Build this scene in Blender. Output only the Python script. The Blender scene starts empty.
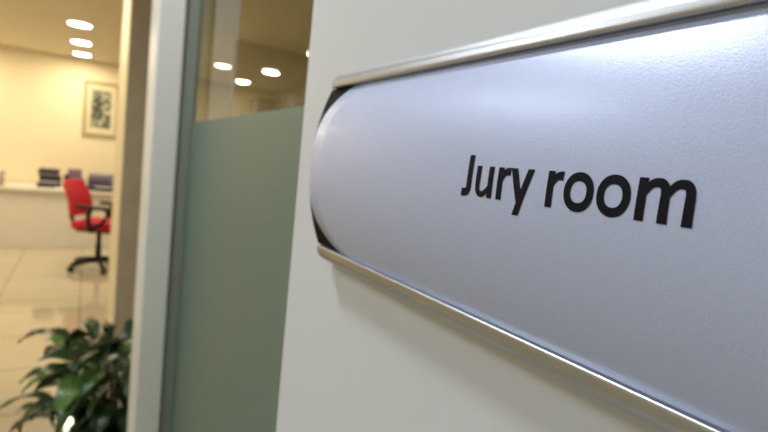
import bpy, bmesh, math, random
from mathutils import Matrix, Vector
random.seed(4)
sc = bpy.context.scene
sc.view_settings.view_transform = 'Standard'
CH = 1.43   # eye height
CEIL = 2.5

# ---------------------------------------------------------------- materials
def mat(name, col, rough=0.5, metal=0.0, noise=0.0, nscale=8.0, bump=0.0, bscale=200.0,
        emit=None, estr=0.0, coat=0.0, spec=0.5, aniso=None):
    m = bpy.data.materials.new(name); m.use_nodes = True
    nt = m.node_tree; b = nt.nodes['Principled BSDF']
    b.inputs['Base Color'].default_value = (*col, 1)
    b.inputs['Roughness'].default_value = rough
    b.inputs['Metallic'].default_value = metal
    b.inputs['Coat Weight'].default_value = coat
    b.inputs['Coat Roughness'].default_value = 0.15
    b.inputs['Specular IOR Level'].default_value = spec
    tc = nt.nodes.new('ShaderNodeTexCoord')
    if noise > 0:
        n = nt.nodes.new('ShaderNodeTexNoise'); n.inputs['Scale'].default_value = nscale
        n.inputs['Detail'].default_value = 6
        nt.links.new(tc.outputs['Object'], n.inputs['Vector'])
        r = nt.nodes.new('ShaderNodeValToRGB')
        r.color_ramp.elements[0].position = 0.3; r.color_ramp.elements[1].position = 0.7
        r.color_ramp.elements[0].color = (*[c*(1-noise) for c in col], 1)
        r.color_ramp.elements[1].color = (*[min(1, c*(1+noise)) for c in col], 1)
        nt.links.new(n.outputs['Fac'], r.inputs['Fac'])
        nt.links.new(r.outputs['Color'], b.inputs['Base Color'])
    if bump > 0:
        n2 = nt.nodes.new('ShaderNodeTexNoise'); n2.inputs['Scale'].default_value = bscale
        n2.inputs['Detail'].default_value = 3
        nt.links.new(tc.outputs['Object'], n2.inputs['Vector'])
        bp = nt.nodes.new('ShaderNodeBump'); bp.inputs['Strength'].default_value = bump
        bp.inputs['Distance'].default_value = 0.001
        nt.links.new(n2.outputs['Fac'], bp.inputs['Height'])
        nt.links.new(bp.outputs['Normal'], b.inputs['Normal'])
    if emit:
        b.inputs['Emission Color'].default_value = (*emit, 1)
        b.inputs['Emission Strength'].default_value = estr
    return m

M_wall  = mat('white_paint', (0.49, 0.52, 0.555), 0.5, noise=0.02, nscale=3, bump=0.05, bscale=400)
M_cream = mat('cream_paint', (0.80, 0.72, 0.53), 0.6, noise=0.03, nscale=2)
M_ceil  = mat('ceiling_paint', (0.72, 0.65, 0.50), 0.7, noise=0.02, nscale=2)
M_tan   = mat('tan_shaded_face', (0.40, 0.34, 0.23), 0.5, noise=0.06, nscale=6)  # darker tone for the column's front, shade put into the colour
M_trimw = mat('white_trim', (0.56, 0.57, 0.54), 0.4, noise=0.02)
M_alug  = mat('grey_aluminium', (0.22, 0.25, 0.22), 0.35, metal=0.3, noise=0.03)
M_beige = mat('beige_partition', (0.44, 0.41, 0.31), 0.6, noise=0.05, nscale=3)
M_rail  = mat('satin_aluminium', (0.39, 0.405, 0.425), 0.36, metal=1.0, bump=0.04, bscale=900)
M_black = mat('black_plastic', (0.008, 0.008, 0.010), 0.5, noise=0.1, spec=0.3)
M_cap   = mat('black_end_cap', (0.003, 0.003, 0.004), 0.7, noise=0.1, spec=0.1)
M_ink   = mat('black_ink', (0.004, 0.004, 0.008), 0.6, noise=0.1, nscale=300, spec=0.12)
M_red   = mat('red_fabric', (0.50, 0.012, 0.03), 0.8, noise=0.15, nscale=20, bump=0.3, bscale=300)
M_desk  = mat('white_laminate', (0.70, 0.68, 0.62), 0.3, noise=0.02)
M_dark  = mat('dark_plastic', (0.02, 0.02, 0.028), 0.4, noise=0.1)
M_purp  = mat('printer_plastic', (0.06, 0.05, 0.10), 0.4, noise=0.1)
M_gplas = mat('grey_plastic', (0.20, 0.18, 0.25), 0.4, noise=0.05)
M_chrome= mat('chrome', (0.6, 0.6, 0.6), 0.2, metal=1.0, noise=0.02)
M_goldf = mat('pale_gold_frame', (0.42, 0.34, 0.18), 0.4, noise=0.1, nscale=30)
M_mat   = mat('picture_mat', (0.66, 0.62, 0.45), 0.7, noise=0.03)
M_leaf  = mat('leaf_green', (0.016, 0.045, 0.012), 0.30, noise=0.5, nscale=7)
M_leaf2 = mat('leaf_light_green', (0.08, 0.17, 0.035), 0.30, noise=0.4, nscale=9)
M_pot   = mat('dark_pot', (0.05, 0.045, 0.04), 0.5, noise=0.2)
M_soil  = mat('soil', (0.03, 0.02, 0.012), 0.95, noise=0.5, nscale=40, bump=1, bscale=60)
M_emit  = mat('lamp_diffuser', (1, 0.97, 0.9), 0.5, emit=(1, 0.93, 0.80), estr=14, noise=0.01)
M_paper = mat('paper', (0.8, 0.8, 0.78), 0.8, noise=0.03)
M_wood  = mat('brown_cabinet', (0.10, 0.085, 0.06), 0.45, noise=0.3, nscale=6)
M_blue  = mat('blue_binder', (0.03, 0.04, 0.12), 0.45, noise=0.1)
M_pink  = mat('mauve_folder', (0.24, 0.14, 0.24), 0.5, noise=0.1)
M_ins = mat('silver_blue_sign_insert', (0.37, 0.435, 0.65), 0.36, metal=0.15, noise=0.05, nscale=1800, bump=0.10, bscale=2600, spec=0.7, coat=0.10)

def art():
    m = mat('framed_artwork', (0.3, 0.3, 0.25), 0.6)
    nt = m.node_tree; b = nt.nodes['Principled BSDF']; tc = nt.nodes['Texture Coordinate']
    w = nt.nodes.new('ShaderNodeTexNoise'); w.inputs['Scale'].default_value = 9
    w.inputs['Detail'].default_value = 4; w.inputs['Distortion'].default_value = 2.0
    r = nt.nodes.new('ShaderNodeValToRGB')
    r.color_ramp.elements[0].position = 0.46; r.color_ramp.elements[0].color = (0.05, 0.065, 0.05, 1)
    r.color_ramp.elements[1].position = 0.60; r.color_ramp.elements[1].color = (0.50, 0.50, 0.36, 1)
    nt.links.new(tc.outputs['Object'], w.inputs['Vector'])
    nt.links.new(w.outputs['Fac'], r.inputs['Fac']); nt.links.new(r.outputs['Color'], b.inputs['Base Color'])
    return m
M_art = art()

def floor_mat():
    m = mat('polished_tile', (0.6, 0.55, 0.45), 0.07, spec=0.9)
    nt = m.node_tree; b = nt.nodes['Principled BSDF']; tc = nt.nodes['Texture Coordinate']
    br = nt.nodes.new('ShaderNodeTexBrick'); br.offset = 0
    br.inputs['Color1'].default_value = (0.50, 0.45, 0.35, 1); br.inputs['Color2'].default_value = (0.46, 0.41, 0.31, 1)
    br.inputs['Mortar'].default_value = (0.22, 0.19, 0.14, 1)
    br.inputs['Scale'].default_value = 1.0; br.inputs['Mortar Size'].default_value = 0.005
    br.inputs['Brick Width'].default_value = 0.6; br.inputs['Row Height'].default_value = 0.6
    nt.links.new(tc.outputs['Object'], br.inputs['Vector'])
    nt.links.new(br.outputs['Color'], b.inputs['Base Color'])
    return m
M_floor = floor_mat()

def glass_clear():
    m = bpy.data.materials.new('clear_glass'); m.use_nodes = True; nt = m.node_tree
    nt.nodes.clear(); o = nt.nodes.new('ShaderNodeOutputMaterial')
    t = nt.nodes.new('ShaderNodeBsdfTransparent'); t.inputs['Color'].default_value = (0.72, 0.78, 0.69, 1)
    g = nt.nodes.new('ShaderNodeBsdfGlossy'); g.inputs['Roughness'].default_value = 0.02
    f = nt.nodes.new('ShaderNodeFresnel'); f.inputs['IOR'].default_value = 1.45
    x = nt.nodes.new('ShaderNodeMixShader')
    nt.links.new(f.outputs[0], x.inputs[0]); nt.links.new(t.outputs[0], x.inputs[1]); nt.links.new(g.outputs[0], x.inputs[2])
    nt.links.new(x.outputs[0], o.inputs[0]); return m
def glass_frost():
    m = bpy.data.materials.new('frosted_glass'); m.use_nodes = True; nt = m.node_tree
    b = nt.nodes['Principled BSDF']; o = nt.nodes['Material Output']
    n = nt.nodes.new('ShaderNodeTexNoise'); n.inputs['Scale'].default_value = 400
    r = nt.nodes.new('ShaderNodeValToRGB')
    r.color_ramp.elements[0].color = (0.14, 0.205, 0.17, 1); r.color_ramp.elements[1].color = (0.17, 0.235, 0.20, 1)
    nt.links.new(n.outputs['Fac'], r.inputs['Fac']); nt.links.new(r.outputs['Color'], b.inputs['Base Color'])
    b.inputs['Roughness'].default_value = 0.4
    tr = nt.nodes.new('ShaderNodeBsdfTranslucent'); tr.inputs['Color'].default_value = (0.38, 0.47, 0.42, 1)
    x = nt.nodes.new('ShaderNodeMixShader'); x.inputs[0].default_value = 0.35
    nt.links.new(b.outputs[0], x.inputs[1]); nt.links.new(tr.outputs[0], x.inputs[2]); nt.links.new(x.outputs[0], o.inputs[0])
    return m
M_glass, M_frost = glass_clear(), glass_frost()

# ---------------------------------------------------------------- helpers
def link(o, parent=None):
    sc.collection.objects.link(o)
    if parent: o.parent = parent
    return o
def empty(name, loc=(0, 0, 0), rz=0):
    e = bpy.data.objects.new(name, None); e.location = loc; e.rotation_euler = (0, 0, rz)
    e.empty_display_size = 0.05
    return link(e)
def obj_from(name, verts, faces, m, parent=None, smooth=False, recalc=True):
    me = bpy.data.meshes.new(name); me.from_pydata(verts, [], faces)
    if recalc:
        bm = bmesh.new(); bm.from_mesh(me); bmesh.ops.recalc_face_normals(bm, faces=bm.faces); bm.to_mesh(me); bm.free()
    me.materials.append(m)
    if smooth:
        for p in me.polygons: p.use_smooth = True
    return link(bpy.data.objects.new(name, me), parent)
def box(name, a, b, m, parent=None, bevel=0.0):
    x0, y0, z0 = a; x1, y1, z1 = b
    v = [(x0,y0,z0),(x1,y0,z0),(x1,y1,z0),(x0,y1,z0),(x0,y0,z1),(x1,y0,z1),(x1,y1,z1),(x0,y1,z1)]
    f = [(0,3,2,1),(4,5,6,7),(0,1,5,4),(1,2,6,5),(2,3,7,6),(3,0,4,7)]
    o = obj_from(name, v, f, m, parent)
    if bevel:
        md = o.modifiers.new('bevel', 'BEVEL'); md.width = bevel; md.segments = 3
    return o
def lathe(name, prof, m, parent=None, n=32, loc=(0, 0, 0)):
    v = []; f = []
    for r, z in prof:
        for i in range(n):
            a = 2*math.pi*i/n; v.append((r*math.cos(a)+loc[0], r*math.sin(a)+loc[1], z+loc[2]))
    for k in range(len(prof)-1):
        for i in range(n):
            j = (i+1) % n; f.append((k*n+i, k*n+j, (k+1)*n+j, (k+1)*n+i))
    f.append(tuple(range(n))); f.append(tuple((len(prof)-1)*n+i for i in range(n)))
    return obj_from(name, v, f, m, parent, True)
def tube(name, pts, r, m, parent=None, n=10, rs=None):
    pts = [Vector(p) for p in pts]; v = []; f = []
    for i, p in enumerate(pts):
        t = (pts[min(i+1, len(pts)-1)] - pts[max(i-1, 0)]).normalized()
        up = Vector((0, 0, 1)) if abs(t.z) < 0.9 else Vector((1, 0, 0))
        a = t.cross(up).normalized(); b = a.cross(t)
        rr = rs[i] if rs else r
        for k in range(n):
            an = 2*math.pi*k/n; q = p + (a*math.cos(an)+b*math.sin(an))*rr; v.append(tuple(q))
    for i in range(len(pts)-1):
        for k in range(n):
            j = (k+1) % n; f.append((i*n+k, i*n+j, (i+1)*n+j, (i+1)*n+k))
    f.append(tuple(range(n))); f.append(tuple((len(pts)-1)*n+k for k in range(n)))
    return obj_from(name, v, f, m, parent, True)
def bez(p0, p1, p2, p3, n=12):
    out = []
    for i in range(n+1):
        t = i/n; u = 1-t
        out.append(tuple(u**3*a+3*u*u*t*b+3*u*t*t*c+t**3*d for a, b, c, d in zip(p0, p1, p2, p3)))
    return out

# ---------------------------------------------------------------- room shell
WX = 0.12          # face of the sign wall
box('floor', (-2.3, -1.6, -0.1), (5.2, 8.5, 0), M_floor)
box('ceiling', (-2.3, -1.6, CEIL), (5.2, 8.5, CEIL+0.1), M_ceil)
box('wall_right', (WX, -1.5, 0), (WX+0.18, 0.317, CEIL), M_wall, bevel=0.002)
box('wall_left', (-2.3, -1.6, 0), (-2.2, 8.5, CEIL), M_cream)
box('wall_back', (-2.2, 8.3, 0), (5.2, 8.4, CEIL), M_cream)
box('wall_front', (-2.2, -1.6, 0), (5.2, -1.5, CEIL), M_cream)
box('wall_far_right', (5.1, -1.5, 0), (5.2, 8.3, CEIL), M_cream)
box('wall_passage', (0.170, 3.13, 0), (0.48, 4.1, CEIL), M_cream, bevel=0.004)
box('wall_passage_shaded_front', (0.168, 3.10, 0), (0.482, 3.13, CEIL), M_tan, None, 0.004)  # thin tan sheet paints the column's front darker than its lit side
box('wall_partition', (1.17, 5.0, 0), (5.1, 5.1, CEIL), M_beige)
box('baseboard_back', (-2.2, 8.28, 0), (5.1, 8.3, 0.09), M_trimw)

fr = empty('trim_1')
box('jamb_white', (0.120, 1.235, 0), (0.176, 1.399, CEIL), M_trimw, fr, 0.004)
box('jamb_aluminium', (0.1765, 1.245, 0), (0.212, 1.399, CEIL), M_alug, fr, 0.003)
gp = empty('window_1')
FZ = CH+0.060
GX = 0.203
box('frosted_pane', (GX, 0.3175, 0.08), (GX+0.006, 1.2445, FZ), M_frost, gp)
obj_from('clear_pane', [(GX+.003, 0.3175, FZ), (GX+.003, 0.3175, 2.15), (GX+.003, 1.2445, 2.15), (GX+.003, 1.2445, FZ)], [(0, 1, 2, 3)], M_glass, gp, recalc=False)
box('bottom_rail', (0.185, 0.3175, 0), (0.227, 1.2445, 0.08), M_alug, gp)
box('head_rail', (0.185, 0.3175, 2.15), (0.227, 1.2445, 2.2), M_alug, gp)
box('head_panel', (0.175, 0.3175, 2.2), (0.235, 1.2445, CEIL), M_wall, gp)

# ---------------------------------------------------------------- sign
sign = empty('door_sign')
YL, YR = 0.250, -0.075
ZC = CH - 0.0025; R = 0.1060; XM = 0.1030
def fx(z):
    dz = z-ZC
    return XM + R - math.sqrt(R*R-dz*dz)
def extrude(name, prof, y0, y1, m, parent, smooth=False):
    n = len(prof)
    v = [(x, y0, z) for x, z in prof]+[(x, y1, z) for x, z in prof]
    f = [(i, (i+1) % n, n+(i+1) % n, n+i) for i in range(n)]
    f += [tuple(range(n)), tuple(range(n, 2*n))]
    o = obj_from(name, v, f, m, parent)
    if smooth:
        for p in o.data.polygons:
            if len(p.vertices) == 4: p.use_smooth = True
        md = o.modifiers.new('edges', 'EDGE_SPLIT'); md.split_angle = math.radians(35)
    return o
def rail(name, s):
    ze = 0.0502
    P = [(0.1200, ze-0.0004)]
    P += bez((0.1180, ze), (0.1140, ze+0.0004), (0.1108, ze-0.0016), (0.1096, ze-0.0050), 14)
    P += bez((0.1095, ze-0.0056), (0.1092, ze-0.0072), (0.1090, ze-0.0080), (0.1100, ze-0.0083), 6)
    P += [(0.1112, ze-0.0082), (0.1145, ze-0.0080), (0.1200, ze-0.0080)]
    return extrude(name, [(x, ZC+s*z) for x, z in P], YR, YL, M_rail, sign, smooth=True)
rail('rail_upper', 1); rail('rail_lower', -1)
HI = 0.0432
def insert():
    v = []; f = []; nz = 60; ny = 24; th = 0.0006
    for side in (0, 1):
        for i in range(nz+1):
            q = -1+2*i/nz; z = ZC+q*HI
            ye = YL+0.0045-0.032*abs(q)**4.0
            for j in range(ny+1):
                t = j/ny; v.append((fx(z)+side*th, YR+0.001+(ye-YR-0.001)*t, z))
    N = (nz+1)*(ny+1)
    for s in (0, 1):
        for i in range(nz):
            for j in range(ny):
                a = s*N+i*(ny+1)+j; f.append((a, a+1, a+ny+2, a+ny+1))
    for i in range(nz):
        for j in (0, ny):
            a = i*(ny+1)+j; b = a+ny+1; f.append((a, b, N+b, N+a))
    return obj_from('curved_insert', v, f, M_ins, sign, True)
insert()
def endcap(name, y0, y1):
    P = []
    for i in range(33):
        z = ZC+(-1+2*i/32)*0.0421; P.append((fx(z)+0.0008, z))
    P += [(0.1199, ZC+0.0421), (0.1199, ZC-0.0421)]
    return extrude(name, P, y0, y1, M_cap, sign)
endcap('end_cap_far', YL-0.036, YL+0.0062); endcap('end_cap_near', YR-0.0008, YR+0.007)
box('back_plate', (0.1165, YR+0.0071, ZC-0.0421), (0.1199, YL-0.0361, ZC+0.0421), M_rail, sign)

S = 0.01772; SY = 0.01783*1.10; TY = 0.1266; TZ = CH-0.0054
TV = []; TF = []
def place(x, y):
    z = TZ+SY*y
    return (fx(z)-0.00012, TY-S*x, z)
def ribbon(pts, w, ox, closed=False, we=None):
    n = len(pts); base = len(TV)
    for i, p in enumerate(pts):
        if closed: a = pts[(i-1) % n]; b = pts[(i+1) % n]
        else: a = pts[max(i-1, 0)]; b = pts[min(i+1, n-1)]
        dx, dy = b[0]-a[0], b[1]-a[1]; L = math.hypot(dx, dy); nx, ny = -dy/L, dx/L
        ww = w if we is None else w+(we-w)*i/(n-1)
        TV.append(place(ox+p[0]+nx*ww/2, p[1]+ny*ww/2)); TV.append(place(ox+p[0]-nx*ww/2, p[1]-ny*ww/2))
    for i in range(n if closed else n-1):
        a = base+2*i; b = base+2*((i+1) % n); TF.append((a, a+1, b+1, b))
def para(x0, y0, x1, y1, w, ox, n=8):
    base = len(TV)
    for i in range(n+1):
        t = i/n; x = x0+(x1-x0)*t; y = y0+(y1-y0)*t
        TV.append(place(ox+x-w/2, y)); TV.append(place(ox+x+w/2, y))
    for i in range(n): a = base+2*i; TF.append((a, a+1, a+3, a+2))
W = 0.122
def line(x0, y0, x1, y1, n=6): return [(x0+(x1-x0)*i/n, y0+(y1-y0)*i/n) for i in range(n+1)]
def gJ(o):
    ribbon(line(.215, .640, .215, .17)+bez((.215, .16), (.215, .07), (.175, .035), (.030, .045), 10), .13, o)
def gu(o):
    ribbon(line(.115, .48, .115, .20)+bez((.115, .18), (.115, .085), (.15, .050), (.22, .048), 9)
           + bez((.235, .048), (.29, .05), (.33, .09), (.40, .165), 8), W, o, we=.08)
    para(.425, .48, .425, 0, W, o)
def gr(o):
    para(.115, .48, .115, 0, W, o)
    ribbon(bez((.14, .30), (.19, .40), (.22, .432), (.335, .422), 10), .085, o, we=.12)
def gy(o):
    para(.062, .48, .242, .0, .14, o); para(.418, .48, .175, -.185, .132, o, 12)
def go(o):
    P = []
    for i in range(40):
        a = 2*math.pi*i/40
        c, s = math.cos(a), math.sin(a)
        P.append((.268+.188*math.copysign(abs(c)**.93, c), .240+.193*math.copysign(abs(s)**.93, s)))
    ribbon(P, .114, o, True)
def gm(o):
    para(.115, .48, .115, 0, W, o)
    for b in (.115, .405):
        ribbon(bez((b+.025, .315), (b+.08, .40), (b+.12, .434), (b+.175, .434), 8)
               + bez((b+.20, .434), (b+.26, .43), (b+.29, .39), (b+.29, .29), 8)+line(b+.29, .28, b+.29, 0), .09, o, we=W+.004)
pen = 0
for ch, adv in (('J', .331), ('u', .537), ('r', .345), ('y', .474), (' ', .226), ('r', .345), ('o', .537), ('o', .537), ('m', .813)):
    if ch != ' ': {'J': gJ, 'u': gu, 'r': gr, 'y': gy, 'o': go, 'm': gm}[ch](pen)
    pen += adv
obj_from('lettering', TV, TF, M_ink, sign)

# ---------------------------------------------------------------- office chair
def chair(loc, rz):
    c = empty('office_chair', loc, rz)
    box('seat', (-0.20, -0.23, 0.46), (0.25, 0.23, 0.55), M_red, c, 0.035)
    box('seat_pan', (-0.16, -0.19, 0.435), (0.20, 0.19, 0.462), M_black, c, 0.008)
    v = []; f = []; nu, nv = 12, 14
    for s in (0, 1):
        for i in range(nv+1):
            t = i/nv; z = 0.58+0.39*t
            hw = 0.215*(1-0.35*max(0, t-0.55)**1.6/0.45**1.6*0.8)*(0.88+0.12*min(1, t*4))
            for j in range(nu+1):
                q = -1+2*j/nu
                x = -0.23-0.10*t+0.05*q*q+0.035*math.sin(t*math.pi)
                v.append((x-(0.055*(1-q**6)*(1-(2*t-1)**8)+0.008)*s, q*hw, z))
    N = (nu+1)*(nv+1)
    for s in (0, 1):
        for i in range(nv):
            for j in range(nu):
                a = s*N+i*(nu+1)+j; f.append((a, a+1, a+nu+2, a+nu+1))
    for i in range(nv):
        for j in (0, nu):
            a = i*(nu+1)+j; f.append((a, a+nu+1, N+a+nu+1, N+a))
    for j in range(nu):
        for i in (0, nv):
            a = i*(nu+1)+j; f.append((a, a+1, N+a+1, N+a))
    obj_from('backrest', v, f, M_red, c, True)
    tube('back_strut', bez((-0.05, 0, 0.45), (-0.28, 0, 0.42), (-0.32, 0, 0.5), (-0.305, 0, 0.80), 12), 0.022, M_black, c)
    for s, nm in ((1, 'l'), (-1, 'r')):
        y = 0.265*s
        tube('arm_support_'+nm, [(0.02, 0.16*s, 0.45), (0.02, 0.24*s, 0.46)]+bez((0.02, y, 0.48), (0.0, y, 0.55), (-0.02, y, 0.62), (0.02, y, 0.69), 8), 0.024, M_black, c)
        box('arm_pad_'+nm, (-0.12, y-0.035, 0.69), (0.19, y+0.035, 0.73), M_black, c, 0.015)
        tube('arm_front_'+nm, bez((0.17, y, 0.70), (0.22, y, 0.66), (0.18, y, 0.55), (0.03, y, 0.49), 8), 0.020, M_black, c)
    lathe('gas_column', [(0.03, 0.10), (0.03, 0.28), (0.024, 0.285), (0.024, 0.44)], M_black, c, 16)
    lathe('hub', [(0.045, 0.075), (0.05, 0.10), (0.04, 0.135)], M_black, c, 20)
    for k in range(5):
        a = 2*math.pi*k/5+0.3; ca, sa = math.cos(a), math.sin(a)
        tube('base_leg_%d' % k, [(0.03*ca, 0.03*sa, 0.11), (0.15*ca, 0.15*sa, 0.10), (0.285*ca, 0.285*sa, 0.072)], 0.02, M_black, c, rs=[0.032, 0.026, 0.02])
        for w in (-1, 1):
            px, py = 0.285*ca-sa*0.016*w, 0.285*sa+ca*0.016*w
            d = Vector((-sa, ca, 0))
            p = Vector((px, py, 0.029))
            tube('caster_%d_%d' % (k, (w+1)//2), [p-d*0.009, p-d*0.007, p+d*0.007, p+d*0.009], 0.028, M_black, c, 16, rs=[0.022, 0.028, 0.028, 0.022])
        tube('stem_%d' % k, [(0.285*ca, 0.285*sa, 0.03), (0.285*ca, 0.285*sa, 0.07)], 0.008, M_black, c)
    return c
chair((0.150, 6.3, 0), math.radians(-25))

# ---------------------------------------------------------------- desk & things
dk = empty('desk')
box('top', (-1.7, 7.5, 0.71), (0.75, 8.28, 0.75), M_desk, dk, 0.004)
box('front_panel', (-1.68, 7.56, 0.0), (0.72, 7.58, 0.71), M_desk, dk)
box('side_panel_left', (-1.68, 7.581, 0.0), (-1.65, 8.27, 0.71), M_desk, dk)
box('side_panel_right', (0.69, 7.581, 0.0), (0.72, 8.27, 0.71), M_desk, dk)
pr = empty('printer')
box('body', (0.02, 7.65, 0.751), (0.40, 8.05, 0.90), M_purp, pr, 0.015)
box('lid', (0.03, 7.66, 0.901), (0.39, 8.04, 0.965), M_gplas, pr, 0.012)
box('paper_tray', (0.07, 7.56, 0.79), (0.33, 7.649, 0.80), M_dark, pr, 0.003)
box('loaded_paper', (0.10, 7.57, 0.8005), (0.31, 7.645, 0.806), M_paper, pr)
box('panel', (0.27, 7.643, 0.86), (0.37, 7.651, 0.89), M_gplas, pr)
pr2 = empty('fax_machine')
box('body', (-0.25, 7.68, 0.751), (-0.01, 8.0, 0.88), M_dark, pr2, 0.02)
box('paper_feed', (-0.21, 7.90, 0.881), (-0.05, 7.94, 1.0), M_pink, pr2, 0.002)
tube('handset', [(-0.225, 7.70, 0.90), (-0.22, 7.72, 0.915), (-0.215, 7.78, 0.92), (-0.22, 7.84, 0.915), (-0.225, 7.86, 0.90)], 0.02, M_dark, pr2, rs=[0.026, 0.024, 0.015, 0.024, 0.026])
box('keypad', (-0.16, 7.72, 0.881), (-0.06, 7.84, 0.887), M_gplas, pr2)
lp = empty('loose_papers')
for k, (x, y, w) in enumerate(((-0.20, 7.51, .2), (-0.08, 7.52, .12), (-0.34, 7.52, .1))):
    box('sheet_%d' % k, (x, y, 0.751), (x+w-0.01, y+0.13, 0.757+0.004*k), M_paper, lp)
pc2 = empty('pen_cup', (0.47, 7.70, 0.7505))
lathe('cup', [(0.035, 0), (0.04, 0.10), (0.036, 0.10), (0.033, 0.01)], M_dark, pc2, 20)
for k in range(4):
    tube('pen_%d' % k, [(0.01*math.cos(k*1.6), 0.01*math.sin(k*1.6), 0.012), (0.032*math.cos(k*1.6), 0.032*math.sin(k*1.6), 0.17)], 0.004, (M_red, M_blue, M_black, M_chrome)[k], pc2, 8)
ps = empty('stack_of_binders')
z = 0.751
for k, (w, h, m) in enumerate(((.25, .06, M_dark), (.24, .02, M_paper), (.25, .07, M_dark), (.22, .03, M_gplas), (.23, .05, M_dark))):
    box('binder_%d' % k, (-0.53+.01*(k % 3), 7.72+.01*(k % 2), z), (-0.53+w, 7.98, z+h), m, ps, 0.005); z += h+0.0005
tr = empty('paper_tray_stack')
for k in range(3):
    z = 0.751+0.07*k
    box('tray_%d' % k, (-1.2, 7.6, z), (-0.88, 7.9, z+0.006), M_dark, tr)
    box('papers_%d' % k, (-1.19, 7.61, z+0.0065), (-0.89, 7.89, z+0.03), M_paper, tr)
for k, (x, y) in enumerate(((-1.2, 7.6), (-0.89, 7.6), (-1.2, 7.89), (-0.89, 7.89))):
    box('post_%d' % k, (x-0.004, y-0.004, 0.751), (x+0.006, y+0.006, 0.93), M_dark, tr)

# picture
pc = empty('framed_picture')
x0, x1, z0, z1 = -0.08, 0.36, CH+0.04, CH+0.80
for nm, a, b in (('frame_bottom', (x0, z0), (x1, z0+0.04)), ('frame_top', (x0, z1-0.04), (x1, z1)),
                 ('frame_left', (x0, z0+0.0401), (x0+0.04, z1-0.0401)), ('frame_right', (x1-0.04, z0+0.0401), (x1, z1-0.0401))):
    box(nm, (a[0], 8.265, a[1]), (b[0], 8.299, b[1]), M_goldf, pc, 0.005)
box('mat_board', (x0+0.03, 8.285, z0+0.03), (x1-0.03, 8.296, z1-0.03), M_mat, pc)
box('artwork', (x0+0.10, 8.280, z0+0.12), (x1-0.10, 8.286, z1-0.12), M_art, pc)

cb = empty('storage_cabinet')
box('carcass', (1.25, 4.55, 0), (3.2, 4.98, 1.82), M_wood, cb, 0.004)
for k in range(4):
    xx = 1.26+0.485*k
    box('door_leaf_%d' % k, (xx, 4.53, 0.06), (xx+0.475, 4.549, 1.80), M_wood, cb, 0.003)
    tube('handle_%d' % k, [(xx+0.43, 4.515, 0.95), (xx+0.43, 4.515, 1.1)], 0.006, M_chrome, cb)
bx = empty('archive_boxes')
for k, (x, w, h, m) in enumerate(((1.30, .22, .13, M_dark), (1.58, .10, .2, M_gplas), (1.72, .26, .14, M_dark), (2.05, .3, .12, M_paper), (2.4, .25, .17, M_dark))):
    box('box_%d' % k, (x, 4.60, 1.8205), (x+w, 4.9, 1.82+h), m, bx, 0.006)

# ---------------------------------------------------------------- plant
pl = empty('potted_plant', (0.13, 2.30, 0))
lathe('pot', [(0.10, 0.0), (0.115, 0.02), (0.14, 0.20), (0.15, 0.205), (0.15, 0.225), (0.132, 0.225), (0.13, 0.19)], M_pot, pl, 36)
lathe('soil', [(0.129, 0.17), (0.126, 0.195), (0.02, 0.20)], M_soil, pl, 24)
def leaves(name, m, count, seed, zmin, zmax):
    rnd = random.Random(seed); v = []; f = []
    def leaf(base, az, reach, rise, L, wd, droop):
        d = Vector((math.cos(az), math.sin(az), 0)); side = Vector((-d.y, d.x, 0))
        tip = base+d*reach+Vector((0, 0, rise))
        P = bez(tuple(base), tuple(base+Vector((0, 0, rise*0.6))), tuple(base+d*reach*0.5+Vector((0, 0, rise*0.95))), tuple(tip), 8)
        b0 = len(v)
        for p in P:
            p = Vector(p)
            for o in (side*0.003, -side*0.003, Vector((0, 0, 0.004))+d*0.002): v.append(tuple(p+o))
        for i in range(8):
            for k in range(3):
                a = b0+3*i+k; b = b0+3*i+(k+1) % 3; f.append((a, b, b+3, a+3))
        n = 12; b0 = len(v); roll = rnd.uniform(-.6, .6)
        s2 = (side*math.cos(roll)+Vector((0, 0, 1))*math.sin(roll))
        p = tip.copy(); ang = rnd.uniform(.1, 1.1)
        for i in range(n+1):
            t = i/n
            w = wd*(math.sin(math.pi*min(1, t**0.75))**0.8)*(1-0.25*t) if 0 < t < 1 else 0.0008
            a2 = ang-droop*t
            nrm = Vector((-d.x*math.sin(a2), -d.y*math.sin(a2), math.cos(a2)))
            for q in (-1, -.5, 0, .5, 1):
                v.append(tuple(p+s2*w*q+nrm*(abs(q)*w*0.35+0.004*math.sin(t*14+q*3))))
            p = p+(d*math.cos(a2)+Vector((0, 0, math.sin(a2))))*(L/n)
        for i in range(n):
            for k in range(4):
                a = b0+5*i+k; f.append((a, a+1, a+6, a+5))
    for k in range(count):
        az = rnd.uniform(0, 2*math.pi); r = rnd.uniform(0.0, 0.08)
        rise = rnd.uniform(zmin, zmax); reach = rnd.uniform(0.05, 0.20)*(1.25-rise/zmax*0.7)
        L = rnd.uniform(0.15, 0.24)
        leaf(Vector((r*math.cos(az+1), r*math.sin(az+1), 0.19)), az, reach, rise, L, rnd.uniform(0.03, 0.05), rnd.uniform(0.9, 2.2))
    return obj_from(name, v, f, m, pl, True)
leaves('foliage_dark', M_leaf, 84, 3, 0.04, 0.45)
leaves('foliage_light', M_leaf2, 20, 8, 0.08, 0.46)

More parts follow.
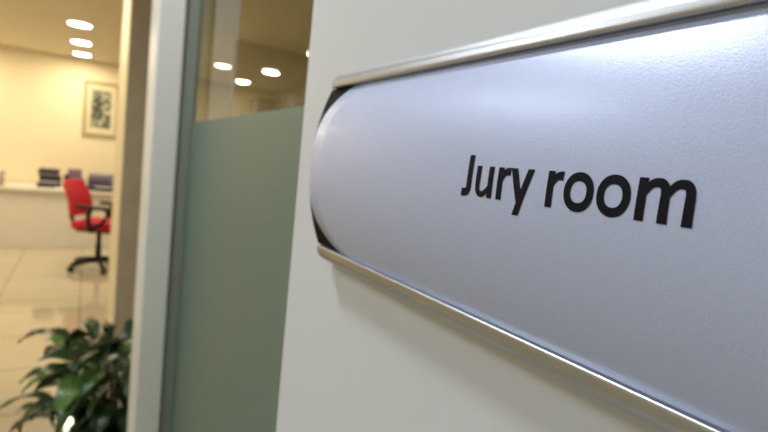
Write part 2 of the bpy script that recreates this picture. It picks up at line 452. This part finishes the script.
# ---------------------------------------------------------------- lights
def area(name, loc, size, power, col, parent, sizey=None):
    l = bpy.data.lights.new(name, 'AREA'); l.energy = power; l.color = col
    if sizey: l.shape = 'RECTANGLE'; l.size = size; l.size_y = sizey
    else: l.shape = 'DISK'; l.size = size
    o = bpy.data.objects.new(name, l); o.location = loc; link(o, parent); return o
WARM = (1.0, 0.82, 0.54)
def downlight(x, y, power=14, col=WARM):
    e = empty('ceiling_downlight', (x, y, CEIL))
    lathe('trim_ring', [(0.095, 0.0), (0.118, -0.001), (0.118, -0.008), (0.095, -0.012)], M_trimw, e, 32)
    lathe('diffuser', [(0.0945, -0.0125), (0.0945, -0.016), (0.05, -0.019)], M_emit, e, 32)
    area('lamp', (0, 0, -0.03), 0.18, power, col, e)
for y in (5.78, 6.84, 7.78): downlight(-0.11, y, 11)
downlight(-0.11, 3.6, 8)
for y in (4.8, 6.3, 7.6): downlight(-1.5, y, 13)
downlight(1.4, 6.6, 15); downlight(3.0, 6.6, 12)
downlight(2.2, 3.4, 12); downlight(1.6, 1.2, 9)
downlight(-0.30, 0.75, 15, (0.90, 0.95, 1.0))
def panel(x, y, power, col=(0.86, 0.93, 1.0)):  # unseen panel added overhead as soft fill for the corridor
    e = empty('fill_light_panel', (x, y, CEIL))
    box('housing', (-0.31, -0.31, -0.03), (0.31, 0.31, -0.0005), M_trimw, e)
    box('diffuser', (-0.28, -0.28, -0.034), (0.28, 0.28, -0.0305), mat('fill_diffuser', (1, 1, 1), .5, emit=col, estr=5, noise=.01), e)
    area('lamp', (0, 0, -0.05), 0.56, power, col, e, 0.56)
panel(-1.2, 1.6, 10.5); panel(-1.1, -0.5, 7)

w = bpy.data.worlds.new('world'); sc.world = w; w.use_nodes = True
w.node_tree.nodes['Background'].inputs[0].default_value = (0.6, 0.62, 0.65, 1)
w.node_tree.nodes['Background'].inputs[1].default_value = 0.3

# ---------------------------------------------------------------- camera
cd = bpy.data.cameras.new('camera'); cam = bpy.data.objects.new('camera', cd); link(cam)
Yr = Vector((-0.502, 0.1323, -0.8547)).normalized()
Zr = Vector((0.1036, 0.9903, 0.0924)).normalized(); Xr = Yr.cross(Zr).normalized()
M = Matrix((Xr, Yr, Zr)).to_4x4(); M.translation = Vector((0, 0, CH))
cam.matrix_world = M
cd.sensor_width = 36; cd.lens = 504/768*36; cd.clip_start = 0.005
cd.dof.use_dof = True; cd.dof.focus_distance = 0.128; cd.dof.aperture_fstop = 17.0
sc.camera = cam
